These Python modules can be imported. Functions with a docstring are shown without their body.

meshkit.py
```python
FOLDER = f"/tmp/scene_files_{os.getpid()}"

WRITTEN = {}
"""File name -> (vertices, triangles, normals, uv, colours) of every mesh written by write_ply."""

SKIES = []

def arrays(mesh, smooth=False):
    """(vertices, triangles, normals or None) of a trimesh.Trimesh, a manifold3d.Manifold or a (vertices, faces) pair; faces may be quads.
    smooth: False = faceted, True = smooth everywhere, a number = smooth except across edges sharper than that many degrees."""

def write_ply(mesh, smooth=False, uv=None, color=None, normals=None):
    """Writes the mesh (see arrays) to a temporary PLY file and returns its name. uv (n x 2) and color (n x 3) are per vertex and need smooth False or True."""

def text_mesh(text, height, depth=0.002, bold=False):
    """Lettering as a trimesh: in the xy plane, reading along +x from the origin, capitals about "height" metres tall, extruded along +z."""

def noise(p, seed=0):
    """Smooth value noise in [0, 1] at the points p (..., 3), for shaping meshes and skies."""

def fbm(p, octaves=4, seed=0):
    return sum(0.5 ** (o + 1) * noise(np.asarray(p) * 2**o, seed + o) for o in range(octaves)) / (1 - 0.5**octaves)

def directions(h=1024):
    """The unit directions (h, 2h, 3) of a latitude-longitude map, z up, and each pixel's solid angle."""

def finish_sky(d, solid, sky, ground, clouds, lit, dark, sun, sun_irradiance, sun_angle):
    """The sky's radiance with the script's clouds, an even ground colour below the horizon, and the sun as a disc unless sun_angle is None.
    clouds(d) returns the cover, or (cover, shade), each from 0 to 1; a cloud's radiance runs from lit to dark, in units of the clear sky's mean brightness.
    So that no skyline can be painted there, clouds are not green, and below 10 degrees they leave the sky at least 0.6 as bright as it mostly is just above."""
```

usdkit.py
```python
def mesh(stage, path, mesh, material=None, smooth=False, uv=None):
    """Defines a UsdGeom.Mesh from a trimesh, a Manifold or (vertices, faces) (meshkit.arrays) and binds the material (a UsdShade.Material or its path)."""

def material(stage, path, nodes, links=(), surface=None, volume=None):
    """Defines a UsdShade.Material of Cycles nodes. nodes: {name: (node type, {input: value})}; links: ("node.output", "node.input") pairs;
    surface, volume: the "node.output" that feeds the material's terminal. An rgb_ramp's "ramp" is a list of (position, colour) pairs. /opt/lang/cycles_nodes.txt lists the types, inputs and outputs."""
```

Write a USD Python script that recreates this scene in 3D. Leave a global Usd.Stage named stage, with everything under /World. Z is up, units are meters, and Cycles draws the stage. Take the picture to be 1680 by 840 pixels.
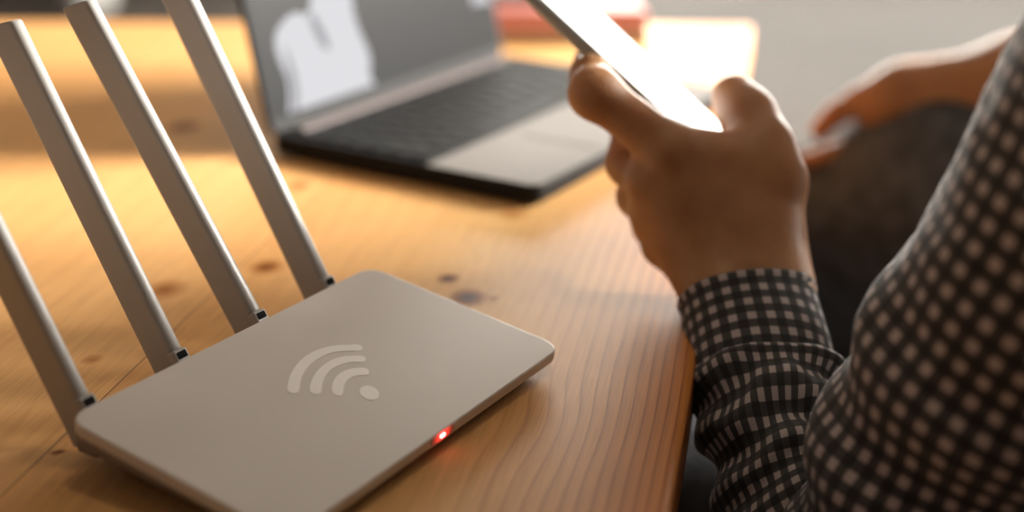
import math
import numpy as np, trimesh, usdkit, meshkit
import manifold3d as m3
from shapely.geometry import Polygon, box as sbox
from pxr import Usd, UsdGeom, UsdLux, UsdShade, Sdf, Gf, Vt

stage = Usd.Stage.CreateInMemory()
UsdGeom.SetStageUpAxis(stage, UsdGeom.Tokens.z)
UsdGeom.SetStageMetersPerUnit(stage, 1.0)
UsdGeom.Xform.Define(stage, '/World')
UsdGeom.Scope.Define(stage, '/World/Looks')
rng = np.random.default_rng(7)

# ------------------------------------------------------------------ camera, light, exposure
TT = 0.75                                   # height of the table top
CAM = np.array([0.0, 0.0, 1.0288])
F = 2300.0                                  # focal length in pixels of a 1680 wide picture
R = np.array([[0.98183, 0.08001, -0.17207], [0.18924, -0.34583, 0.91901], [0.01402, -0.93488, -0.35469]])   # columns: right, down, forward
cam = UsdGeom.Camera.Define(stage, '/World/camera')
M = np.eye(4)
M[0, :3], M[1, :3], M[2, :3], M[3, :3] = R[:, 0], -R[:, 1], -R[:, 2], CAM
cam.AddTransformOp().Set(Gf.Matrix4d(*M.ravel().tolist()))
cam.CreateHorizontalApertureAttr(36.0)
cam.CreateVerticalApertureAttr(18.0)
cam.CreateFocalLengthAttr(36.0 * F / 1680)
cam.CreateClippingRangeAttr(Gf.Vec2f(0.02, 50))
cam.CreateFStopAttr(2.8)
cam.CreateFocusDistanceAttr(0.615)
cam.CreateExposureAttr(0.45)


def rect_light(name, pos, aim, w, h, inten, col):
    l = UsdLux.RectLight.Define(stage, '/World/' + name)
    l.CreateWidthAttr(w); l.CreateHeightAttr(h); l.CreateIntensityAttr(inten); l.CreateColorAttr(Gf.Vec3f(*col))
    z = np.array(pos, float) - np.array(aim, float); z /= np.linalg.norm(z)
    x = np.cross([0, 0, 1.0], z); x /= np.linalg.norm(x); y = np.cross(z, x)
    m = np.eye(4); m[0, :3], m[1, :3], m[2, :3], m[3, :3] = x, y, z, pos
    l.AddTransformOp().Set(Gf.Matrix4d(*m.ravel().tolist()))


DAY = (1.0, 0.93, 0.84)
rect_light('daylight_side_window', (3.3, 2.75, 2.55), (-0.2, 0.8, 0.75), 2.2, 1.3, 185.0, DAY)
rect_light('daylight_back_window', (0.25, 6.96, 1.26), (0.25, 0, 1.26), 4.3, 2.3, 25.0, DAY)
dome = UsdLux.DomeLight.Define(stage, '/World/sky')
dome.CreateIntensityAttr(0.35); dome.CreateColorAttr(Gf.Vec3f(0.85, 0.92, 1.0))
LAMP_NITS = 12.0                            # the ceiling lamp, built below

# ------------------------------------------------------------------ helpers
used = {}


def numbered(path):
    k = used.get(path, 0)
    used[path] = k + 1
    return path if k == 0 else f'{path}_{k:03d}'


def thing(name, label, cat, base=(0, 0, 0), group=None, kind=None):
    p = numbered('/World/' + name)
    x = UsdGeom.Xform.Define(stage, p)
    x.AddTranslateOp().Set(Gf.Vec3d(*map(float, base)))
    tag(x.GetPrim(), label, cat, group, kind)
    return (p, np.array(base, float))


def tag(prim, label=None, cat=None, group=None, kind=None):
    for k, v in (('label', label), ('category', cat), ('group', group), ('kind', kind)):
        if v: prim.SetCustomDataByKey(k, v)


def arr(m):
    v, f, _ = meshkit.arrays(m)
    return v, f


def part(t, name, mesh, mat, smooth=30, uv=None, label=None, attrs=None, kind=None):
    """mesh in world coordinates, a child of thing t (or of part t); returns a handle for sub-parts"""
    path, base = t
    if isinstance(mesh, list):
        mesh = trimesh.util.concatenate([trimesh.Trimesh(*arr(m), process=False) for m in mesh])
    v, f = arr(mesh)
    p = numbered(path + '/' + name)
    if uv is not None or attrs: smooth = True if smooth else False
    g = usdkit.mesh(stage, p, (v - base, f), mat, smooth, uv)
    for k, a in (attrs or {}).items():
        UsdGeom.PrimvarsAPI(g).CreatePrimvar(k, Sdf.ValueTypeNames.FloatArray, 'vertex').Set(Vt.FloatArray.FromNumpy(np.asarray(a, np.float32)))
    tag(g.GetPrim(), label, None, None, kind)
    return (p, base)


def struct(name, mesh, mat, label, cat, smooth=30):
    h = part(('/World', np.zeros(3)), name, mesh, mat, smooth)
    tag(stage.GetPrimAtPath(h[0]), label, cat, None, 'structure')
    return h


def at(px, py, depth):                      # a point of the room at a real distance along the view
    return CAM + R @ np.array([(px - 840) / F, (py - 420) / F, 1.0]) * depth


def unit(v):
    v = np.asarray(v, float)
    return v / np.linalg.norm(v)


def frame(o, x, y, z):
    T = np.eye(4); T[:3, 0], T[:3, 1], T[:3, 2], T[:3, 3] = x, y, z, o
    return T


def tf(m, T):
    v, f = arr(m)
    return v @ T[:3, :3].T + T[:3, 3], f


def cuboid(x0, x1, y0, y1, z0, z1):
    b = trimesh.creation.box((x1 - x0, y1 - y0, z1 - z0))
    b.apply_translation(((x0 + x1) / 2, (y0 + y1) / 2, (z0 + z1) / 2))
    return b


def rbox(x0, x1, y0, y1, z0, z1, r, n=3):
    """box with rounded edges: hull of spheres"""
    s = m3.Manifold.sphere(r, 4 * n)
    return m3.Manifold.batch_hull([s.translate((x, y, z)) for x in (x0 + r, x1 - r) for y in (y0 + r, y1 - r) for z in (z0 + r, z1 - r)])


def rrect(x0, x1, y0, y1, r, n=10):
    return sbox(x0 + r, y0 + r, x1 - r, y1 - r).buffer(r, quad_segs=n)


def slab(poly, z0, z1, e=0.0006, n=3):
    """extruded outline with rounded top and bottom edges"""
    pts, rings = np.array(poly.exterior.coords)[:-1], []
    a = np.linspace(0, math.pi / 2, n + 1)
    prof = [(e * (1 - math.sin(t)), z0 + e * (1 - math.cos(t))) for t in a] + [(e * (1 - math.cos(t)), z1 - e * (1 - math.sin(t))) for t in a]
    m = len(pts)
    d1 = pts - np.roll(pts, 1, 0); d2 = np.roll(pts, -1, 0) - pts
    nn = np.stack([d1[:, 1], -d1[:, 0]], 1) / np.linalg.norm(d1, axis=1)[:, None] + np.stack([d2[:, 1], -d2[:, 0]], 1) / np.linalg.norm(d2, axis=1)[:, None]
    nn /= np.linalg.norm(nn, axis=1)[:, None]
    if Polygon(pts).exterior.is_ccw is False: nn = -nn
    if not poly.exterior.is_ccw: pts, nn = pts[::-1], nn[::-1]
    V = np.vstack([np.column_stack([pts - nn * o, np.full(m, z)]) for o, z in prof])
    Fc = []
    i = np.arange(m); j = (i + 1) % m
    for k in range(len(prof) - 1):
        Fc.append(np.stack([k * m + i, k * m + j, (k + 1) * m + j, (k + 1) * m + i], 1))
    q = np.vstack(Fc)
    tri = [q[:, [0, 1, 2]], q[:, [0, 2, 3]]]
    c0, c1 = len(V), len(V) + 1
    V = np.vstack([V, [*pts.mean(0), z0], [*pts.mean(0), z1]])
    L = (len(prof) - 1) * m
    tri += [np.stack([j, i, np.full(m, c0)], 1), np.stack([L + i, L + j, np.full(m, c1)], 1)]
    return V, np.vstack(tri)


def tube(path, radii, n=24, cap=True):
    """swept tube; radii: a number per point or (rx, ry)"""
    p = np.asarray(path, float)
    t = np.gradient(p, axis=0); t /= np.linalg.norm(t, axis=1)[:, None]
    a = np.zeros_like(t); ref = np.array([0, 0, 1.0]) if abs(t[0, 2]) < .9 else np.array([1.0, 0, 0])
    a[0] = unit(np.cross(ref, t[0]))
    for k in range(1, len(p)):
        a[k] = unit(a[k - 1] - t[k] * (a[k - 1] @ t[k]))
    b = np.cross(t, a)
    ang = np.arange(n) * 2 * np.pi / n
    r = np.broadcast_to(np.asarray(radii, float), (len(p),))
    v = (p[:, None] + r[:, None, None] * (np.cos(ang)[None, :, None] * a[:, None] + np.sin(ang)[None, :, None] * b[:, None])).reshape(-1, 3)
    i, j = np.meshgrid(np.arange(len(p) - 1), np.arange(n), indexing='ij')
    q = np.stack([i * n + j, i * n + (j + 1) % n, (i + 1) * n + (j + 1) % n, (i + 1) * n + j], -1).reshape(-1, 4)
    f = np.vstack([q[:, [0, 1, 2]], q[:, [0, 2, 3]]])
    if cap:
        k = len(v); v = np.vstack([v, p[0], p[-1]]); jj = np.arange(n); L = (len(p) - 1) * n
        f = np.vstack([f, np.stack([(jj + 1) % n, jj, np.full(n, k)], 1), np.stack([L + jj, L + (jj + 1) % n, np.full(n, k + 1)], 1)])
    return v, f


def lathe(profile, n=40):
    return trimesh.creation.revolve(np.array(profile, float), sections=n)


def spline(pts, n):
    from scipy.interpolate import CubicSpline
    pts = np.asarray(pts, float)
    s = np.r_[0, np.cumsum(np.linalg.norm(np.diff(pts[:, :3], axis=0), axis=1))]
    return CubicSpline(s, pts)(np.linspace(0, s[-1], n))


# signed-distance bodies ------------------------------------------------------------
def cone_d(P, a, b, ra, rb):
    ab = b - a
    h = np.clip((P - a) @ ab / (ab @ ab + 1e-12), 0, 1)
    return np.linalg.norm(P - a - h[:, None] * ab, axis=1) - (ra + (rb - ra) * h)


def ell_d(P, c, r, A=None):
    q = P - c
    if A is not None: q = q @ A            # columns of A: the ellipsoid's axes
    k = np.linalg.norm(q / r, axis=1)
    return (k - 1) * np.min(r) * np.where(k > 1, 1, 1)


def smin(a, b, k):
    h = np.clip(0.5 + 0.5 * (b - a) / k, 0, 1)
    return b + (a - b) * h - k * h * (1 - h)


def nets(fn, lo, hi, h):
    """naive surface nets of fn(P) < 0"""
    lo, hi = np.array(lo, float), np.array(hi, float)
    n = np.ceil((hi - lo) / h).astype(int) + 1
    gx, gy, gz = [lo[k] + h * np.arange(n[k]) for k in range(3)]
    D = np.empty(n)
    for i in range(n[0]):
        P = np.stack(np.meshgrid([gx[i]], gy, gz, indexing='ij'), -1).reshape(-1, 3)
        D[i] = fn(P).reshape(n[1], n[2])
    s = D < 0
    acc = np.zeros((*(n - 1), 3)); cnt = np.zeros(n - 1)
    off = [np.array(o) for o in np.ndindex(2, 2, 2)]
    sl = lambda o: tuple(slice(o[k], n[k] - 1 + o[k]) for k in range(3))
    for a in off:
        for ax in range(3):
            if a[ax]: continue
            b = a.copy(); b[ax] = 1
            da, db = D[sl(a)], D[sl(b)]
            cr = (da < 0) != (db < 0)
            t = np.where(cr, da / np.where(cr, da - db, 1), 0)
            for k in range(3):
                acc[..., k] += np.where(cr, a[k] + (t if k == ax else 0), 0)
            cnt += cr
    on = cnt > 0
    idx = -np.ones(n - 1, int); idx[on] = np.arange(on.sum())
    V = np.argwhere(on) + acc[on] / cnt[on][:, None]
    V = lo + h * V
    Fc = []
    for ax in range(3):
        u, w = (ax + 1) % 3, (ax + 2) % 3
        A = [slice(1, n[k] - 1) for k in range(3)]; A[ax] = slice(0, n[ax] - 1)
        B = list(A); B[ax] = slice(1, n[ax])
        sa, sb = s[tuple(A)], s[tuple(B)]
        for cond, flip in ((sa & ~sb, False), (~sa & sb, True)):
            c = np.argwhere(cond) + np.array([0 if k == ax else 1 for k in range(3)])
            if not len(c): continue
            eu, ew = np.eye(3, dtype=int)[u], np.eye(3, dtype=int)[w]
            q = [c - eu - ew, c - ew, c, c - eu]
            q = np.stack([idx[tuple(x.T)] for x in q], 1)
            if flip: q = q[:, ::-1]
            Fc.append(q)
    q = np.vstack(Fc)
    return V, np.vstack([q[:, [0, 1, 2]], q[:, [0, 2, 3]]])


# ------------------------------------------------------------------ materials
def mat(name, nodes, links=(), surface='p.BSDF'):
    return usdkit.material(stage, '/World/Looks/' + name, nodes, links, surface=surface)


def plain(name, col, rough=0.5, metal=0.0, bump=None, var=0.0, scale=40.0, **kw):
    nodes = {'p': ('principled_bsdf', {'base_color': col, 'roughness': rough, 'metallic': metal, **kw})}
    links = []
    if bump or var:
        nodes['tc'] = ('texture_coordinate', {})
        nodes['n'] = ('noise_texture', {'scale': scale, 'detail': 4.0})
        links.append(('tc.object', 'n.vector'))
    if var:
        c = np.array(col)
        nodes['r'] = ('rgb_ramp', {'ramp': [(0.3, tuple(c * (1 - var))), (0.7, tuple(np.minimum(c * (1 + var), 1)))]})
        links += [('n.fac', 'r.fac'), ('r.color', 'p.base_color')]
    if bump:
        nodes['b'] = ('bump', {'strength': bump[0], 'distance': bump[1]})
        links += [('n.fac', 'b.height'), ('b.normal', 'p.normal')]
    return mat(name, nodes, links)


def glow(name, col, s):
    return mat(name, {'e': ('emission', {'color': col, 'strength': s})}, surface='e.emission')


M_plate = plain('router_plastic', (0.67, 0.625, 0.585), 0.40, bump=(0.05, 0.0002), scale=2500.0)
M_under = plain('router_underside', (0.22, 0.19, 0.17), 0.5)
M_ant = plain('antenna_plastic', (0.38, 0.365, 0.35), 0.34)
M_slot = plain('black_rubber', (0.008, 0.008, 0.008), 0.8, specular_ior_level=0.15)
M_logo = plain('logo_ink', (0.97, 0.94, 0.91), 0.5)
LEDC = np.array([-0.1713, 0.5143, 0.7681]) + np.array([0.3533, 0.9355, 0.0]) * -0.0008 + np.array([0.9356, -0.3533, 0]) * 0.0553
M_led = mat('led_red', {'g': ('geometry', {}), 'd': ('vector_math', {'math_type': 'distance', 'vector2': tuple(LEDC + [0, 0, -0.0102])}),
                        'r': ('map_range', {'from_min': 0.0014, 'from_max': 0.0085, 'to_min': 1.0, 'to_max': 0.0, 'clamp': True}), 'q': ('math', {'math_type': 'power', 'value2': 2.0}), 'k': ('math', {'math_type': 'multiply', 'value2': 1.6}),
                        'p': ('principled_bsdf', {'base_color': (0.40, 0.30, 0.26), 'roughness': 0.4, 'emission_color': (1.0, 0.03, 0.02)})},
            [('g.position', 'd.vector1'), ('d.value', 'r.value'), ('r.result', 'q.value1'), ('q.value', 'k.value1'), ('k.value', 'p.emission_strength')])  # emission fades from the centre, painting the halo round the LED
M_ledcore = glow('led_core', (1.0, 0.45, 0.40), 5.0)
M_alu = plain('laptop_aluminium', (0.20, 0.185, 0.175), 0.7, specular_ior_level=0.08)
M_hinge = plain('laptop_hinge', (0.12, 0.10, 0.10), 0.7, specular_ior_level=0.2)
M_shell = plain('laptop_dark_shell', (0.008, 0.008, 0.009), 0.6, specular_ior_level=0.2)
M_key = plain('laptop_keys', (0.011, 0.011, 0.011), 0.7, specular_ior_level=0.15)
M_black = plain('screen_glass', (0.016, 0.016, 0.018), 0.16)
M_dispdark = mat('laptop_display', {'p': ('principled_bsdf', {'base_color': (0.006, 0.006, 0.007), 'roughness': 0.4, 'specular_ior_level': 0.08, 'emission_color': (0.9, 0.95, 1.0), 'emission_strength': 0.012})})
M_white = glow('laptop_picture_white', (0.93, 0.92, 0.95), 0.60)
M_greyp = glow('laptop_picture_grey', (0.90, 0.88, 0.93), 0.32)
M_phone = plain('phone_white', (0.80, 0.80, 0.80), 0.25)
M_phoneside = plain('phone_silver', (0.42, 0.43, 0.43), 0.35, 0.6)
M_screen = glow('phone_screen_light', (1.0, 1.0, 1.0), 2.2)
M_bezel = plain('phone_glass_white', (0.9, 0.9, 0.9), 0.08)
M_jeans = plain('dark_denim', (0.085, 0.088, 0.094), 0.95, bump=(0.4, 0.002), var=0.35, scale=60.0, specular_ior_level=0.05)
M_hair = plain('dark_hair', (0.03, 0.02, 0.015), 0.5)
M_wall = plain('wall_paint', (0.13, 0.105, 0.09), 0.8, bump=(0.1, 0.002), scale=30.0)
M_ceil = plain('ceiling_paint', (0.22, 0.19, 0.17), 0.9)
M_trim = plain('painted_trim', (0.62, 0.58, 0.52), 0.5)
M_pot = plain('white_ceramic', (0.8, 0.78, 0.75), 0.25)
M_leaf = plain('leaf_green', (0.06, 0.13, 0.04), 0.5, var=0.3)
M_soil = plain('potting_soil', (0.03, 0.02, 0.015), 0.9)
M_red = plain('book_red', (0.50, 0.19, 0.165), 0.5)
M_pages = plain('book_pages', (0.72, 0.66, 0.55), 0.8)
M_tan = plain('book_tan', (0.30, 0.20, 0.12), 0.6)
M_grey = plain('book_grey', (0.16, 0.14, 0.12), 0.6)
M_chair = plain('chair_dark_wood', (0.05, 0.03, 0.02), 0.45, var=0.3)
M_lamp = glow('lamp_glow', (1.0, 0.80, 0.55), LAMP_NITS)
M_lampbody = plain('lamp_body', (0.3, 0.28, 0.25), 0.4, 0.8)

M_glass = mat('window_glass', {'t': ('transparent_bsdf', {'color': (0.97, 0.98, 0.98)}), 'g': ('glossy_bsdf', {'color': (1, 1, 1), 'roughness': 0.02}),
                               'f': ('fresnel', {'IOR': 1.45}), 'm': ('mix_closure', {})},
              [('f.fac', 'm.fac'), ('t.BSDF', 'm.closure1'), ('g.BSDF', 'm.closure2')], surface='m.closure')

# skin: warm tan, a little mottled, fine creases
M_skin = mat('skin', {
    'tc': ('texture_coordinate', {}),
    'n': ('noise_texture', {'scale': 45.0, 'detail': 4.0}),
    'v': ('voronoi_texture', {'scale': 900.0}),
    'r': ('rgb_ramp', {'ramp': [(0.3, (0.35, 0.165, 0.070)), (0.7, (0.46, 0.235, 0.105))]}),
    'b': ('bump', {'strength': 0.25, 'distance': 0.0006}),
    'p': ('principled_bsdf', {'roughness': 0.48, 'subsurface_weight': 0.12, 'subsurface_scale': 0.004, 'subsurface_radius': (1.0, 0.35, 0.18), 'specular_ior_level': 0.45})},
    [('tc.object', 'n.vector'), ('tc.object', 'v.vector'), ('n.fac', 'r.fac'), ('r.color', 'p.base_color'), ('v.distance', 'b.height'), ('b.normal', 'p.normal')])

# gingham: two sets of stripes crossing, read from the uv of the cloth (one check = one unit)
M_shirt = mat('gingham_cloth', {
    'uv': ('uvmap', {'attribute': 'st'}),
    's': ('separate_xyz', {}),
    'fu': ('math', {'math_type': 'fraction'}), 'fv': ('math', {'math_type': 'fraction'}),
    'pu': ('math', {'math_type': 'pingpong', 'value2': 0.5}), 'pv': ('math', {'math_type': 'pingpong', 'value2': 0.5}),
    'su': ('map_range', {'from_min': 0.24, 'from_max': 0.29, 'clamp': True}), 'sv': ('map_range', {'from_min': 0.24, 'from_max': 0.29, 'clamp': True}),
    'add': ('math', {'math_type': 'add'}), 'half': ('math', {'math_type': 'multiply', 'value2': 0.5}),
    'ramp': ('rgb_ramp', {'ramp': [(0.0, (0.012, 0.012, 0.013)), (0.5, (0.050, 0.047, 0.049)), (1.0, (0.44, 0.385, 0.38))]}),
    'tc': ('texture_coordinate', {}), 'n': ('noise_texture', {'scale': 1500.0, 'detail': 2.0}), 'b': ('bump', {'strength': 0.3, 'distance': 0.0005}),
    'p': ('principled_bsdf', {'roughness': 0.85, 'sheen_weight': 0.15})},
    [('uv.UV', 's.vector'), ('s.x', 'pu.value1'), ('s.y', 'pv.value1'), ('pu.value', 'su.value'), ('pv.value', 'sv.value'), ('su.result', 'add.value1'), ('sv.result', 'add.value2'),
     ('add.value', 'half.value1'), ('half.value', 'ramp.fac'), ('ramp.color', 'p.base_color'), ('tc.object', 'n.vector'), ('n.fac', 'b.height'), ('b.normal', 'p.normal')])

# varnished pine: growth rings from the mesh's own ring field, thin dark latewood lines, knots and one painted shade spot, fibres
M_pine = mat('varnished_pine', {
    'ring': ('attribute', {'attribute': 'ring'}), 'knot_shade': ('attribute', {'attribute': 'knot_shade'}), 'con': ('attribute', {'attribute': 'figure'}), 'tint': ('attribute', {'attribute': 'tint'}),
    'g': ('geometry', {}),
    'mp': ('mapping', {'scale': (900.0, 22.0, 900.0)}), 'fib': ('noise_texture', {'scale': 1.0, 'detail': 3.0}),
    'mp2': ('mapping', {'scale': (120.0, 9.0, 120.0)}), 'wob': ('noise_texture', {'scale': 1.0, 'detail': 2.0}),
    'wm': ('math', {'math_type': 'multiply_add', 'value2': 0.35}),
    'fr': ('math', {'math_type': 'fraction'}),
    'late': ('rgb_ramp', {'ramp': [(0.0, (0.0, 0, 0)), (0.45, (0.10, 0, 0)), (0.78, (0.45, 0, 0)), (0.87, (1.0, 0, 0)), (0.93, (0.9, 0, 0)), (1.0, (0.0, 0, 0))]}),
    'sep': ('separate_color', {}),
    'lm': ('math', {'math_type': 'multiply'}),
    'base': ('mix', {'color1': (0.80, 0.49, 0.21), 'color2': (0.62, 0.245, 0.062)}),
    'grain': ('mix', {'color2': (0.31, 0.095, 0.022)}),
    'fibr': ('rgb_ramp', {'ramp': [(0.3, (0.86, 0.86, 0.86)), (0.7, (1.06, 1.06, 1.06))]}),
    'fm': ('mix', {'mix_type': 'multiply', 'fac': 1.0}),
    'k1': ('map_range', {'from_min': 0.15, 'from_max': 0.6, 'clamp': True}), 'k2': ('map_range', {'from_min': 0.5, 'from_max': 1.05, 'clamp': True}),
    'kk1': ('mix', {'color2': (0.34, 0.12, 0.025)}), 'kk2': ('mix', {'color2': (0.055, 0.017, 0.006)}),
    'b': ('bump', {'strength': 0.12, 'distance': 0.0006}),
    'p': ('principled_bsdf', {'roughness': 0.46, 'specular_ior_level': 0.10})},
    [('g.position', 'mp.vector'), ('mp.vector', 'fib.vector'), ('g.position', 'mp2.vector'), ('mp2.vector', 'wob.vector'),
     ('wob.fac', 'wm.value1'), ('ring.fac', 'wm.value3'), ('wm.value', 'fr.value1'), ('fr.value', 'late.fac'), ('late.color', 'sep.color'),
     ('sep.r', 'lm.value1'), ('con.fac', 'lm.value2'), ('tint.fac', 'base.fac'), ('base.color', 'grain.color1'), ('lm.value', 'grain.fac'),
     ('fib.fac', 'fibr.fac'), ('grain.color', 'fm.color1'), ('fibr.color', 'fm.color2'),
     ('knot_shade.fac', 'k1.value'), ('knot_shade.fac', 'k2.value'), ('k1.result', 'kk1.fac'), ('fm.color', 'kk1.color1'), ('k2.result', 'kk2.fac'), ('kk1.color', 'kk2.color1'),
     ('kk2.color', 'p.base_color'), ('fib.fac', 'b.height'), ('b.normal', 'p.normal')])

M_floor = mat('grey_laminate', {
    'g': ('geometry', {}), 'mp': ('mapping', {'scale': (0.9, 9.0, 1.0)}), 'n': ('noise_texture', {'scale': 2.0, 'detail': 4.0}),
    'r': ('rgb_ramp', {'ramp': [(0.3, (0.042, 0.034, 0.028)), (0.7, (0.072, 0.060, 0.050))]}),
    'p': ('principled_bsdf', {'roughness': 0.85, 'specular_ior_level': 0.08})},
    [('g.position', 'mp.vector'), ('mp.vector', 'n.vector'), ('n.fac', 'r.fac'), ('r.color', 'p.base_color')])

# ------------------------------------------------------------------ the room
X0, X1, Y0, Y1, ZC = -4.0, 2.5, -4.0, 6.8, 2.6
struct('floor', cuboid(X0, X1, Y0, Y1, -0.05, 0), M_floor, 'grey-brown laminate floor running to the back of the room', 'floor')
struct('ceiling', cuboid(X0, X1, Y0, Y1, ZC, ZC + 0.05), M_ceil, 'plain pale ceiling', 'ceiling')


def walled(name, axis, pos, thick, span, holes, label):
    """a wall with window holes; holes: (a0, a1, z0, z1) along the wall"""
    w = sbox(span[0], 0, span[1], ZC)
    for a0, a1, z0, z1 in holes: w = w.difference(sbox(a0, z0, a1, z1))
    e = trimesh.creation.extrude_polygon(w, thick, engine='earcut')
    v, f = np.array(e.vertices), np.array(e.faces)
    if axis == 'x': v2 = np.column_stack([pos + v[:, 2], v[:, 0], v[:, 1]])
    else: v2 = np.column_stack([v[:, 0], pos + v[:, 2], v[:, 1]]); f = f[:, ::-1]
    struct(name, (v2, f), M_wall, label, 'wall', False)


walled('wall_right', 'x', X1, 0.14, (Y0, Y1), [(0.8, 3.4, 0.95, 2.5)], 'plain painted wall with a wide side window')
walled('wall_left', 'x', X0 - 0.14, 0.14, (Y0, Y1), [], 'plain painted wall on the left')
walled('wall_back', 'y', Y1, 0.14, (X0, X1), [(-1.9, 2.35, 0.12, 2.4)], 'plain painted wall at the back with a window')
walled('wall_front', 'y', Y0 - 0.14, 0.14, (X0, X1), [], 'plain painted wall behind the camera')
struct('baseboard_back', cuboid(X0, X1, Y1 - 0.015, Y1, 0, 0.08), M_trim, 'painted baseboard along the back wall', 'baseboard')
struct('baseboard_right', cuboid(X1 - 0.015, X1, Y0, Y1 - 0.015, 0, 0.08), M_trim, 'painted baseboard along the right wall', 'baseboard')


def window(name, axis, pos, a0, a1, z0, z1, label):
    t = thing(name, label, 'window', kind='structure')
    fr, w = [], 0.05
    bars = [(a0, a1, z0, z0 + w), (a0, a1, z1 - w, z1), (a0, a0 + w, z0 + w, z1 - w), (a1 - w, a1, z0 + w, z1 - w), ((a0 + a1) / 2 - w / 2, (a0 + a1) / 2 + w / 2, z0 + w, z1 - w)]
    mk = lambda a, b, c, d, p0, p1: cuboid(p0, p1, a, b, c, d) if axis == 'x' else cuboid(a, b, p0, p1, c, d)
    part(t, 'window_frame', [mk(*b, pos + 0.03, pos + 0.09) for b in bars], M_trim)
    mid = (a0 + a1) / 2
    for b in ((a0 + w, mid - w / 2), (mid + w / 2, a1 - w)):
        part(t, 'pane', mk(*b, z0 + w, z1 - w, pos + 0.057, pos + 0.062), M_glass)
    part(t, 'window_sill', mk(a0 - 0.05, a1 + 0.05, z0 - 0.03, z0, pos - 0.08, pos + 0.03), M_trim)


window('window_1', 'x', X1, 0.8, 3.4, 0.95, 2.5, 'wide two-pane side window beside the table')
window('window_2', 'y', Y1, -1.9, 2.35, 0.12, 2.4, 'two-pane window at the far end of the room')

lamp = thing('ceiling_lamp', 'round warm ceiling lamp above the table', 'lamp', (0.0, 0.9, ZC))
part(lamp, 'lamp_base', lathe([(0, ZC), (0.16, ZC), (0.16, ZC - 0.025), (0, ZC - 0.025)]).apply_translation((0.0, 0.9, 0)), M_lampbody)
part(lamp, 'lamp_shade', lathe([(0, ZC - 0.085), (0.08, ZC - 0.08), (0.13, ZC - 0.06), (0.15, ZC - 0.0255), (0, ZC - 0.0255)]).apply_translation((0.0, 0.9, 0)), M_lamp)

# ------------------------------------------------------------------ the table
EDGE, TH = -0.0245, 0.034
far_y = lambda x: 1.415 + 0.235 * (x - EDGE)
KNOTS_AND_SHADE = [(-0.2628, 0.6756, .0085, .75), (-0.303, 0.633, .011, .62), (-0.1623, 0.6812, .0046, 1.25), (-0.146, 0.6577, .0080, 1.15), (-0.1333, 0.6589, .0035, .6), (-0.2806, 0.6009, .003, .55),
         (-0.3001, 0.5451, .0042, .62), (-0.2715, 0.4606, .0013, 1.3), (-0.2927, 0.816, .008, .6), (-0.1490, 0.795, .012, .5), (-0.42, 0.93, .011, .9), (-0.36, 0.55, .0022, .8)]  # the spot at the laptop corner is painted shade, not a knot
table = thing('table', 'varnished knotty pine table with a rounded edge under the router and laptop', 'table', (-0.4, 0.55, 0))


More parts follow.
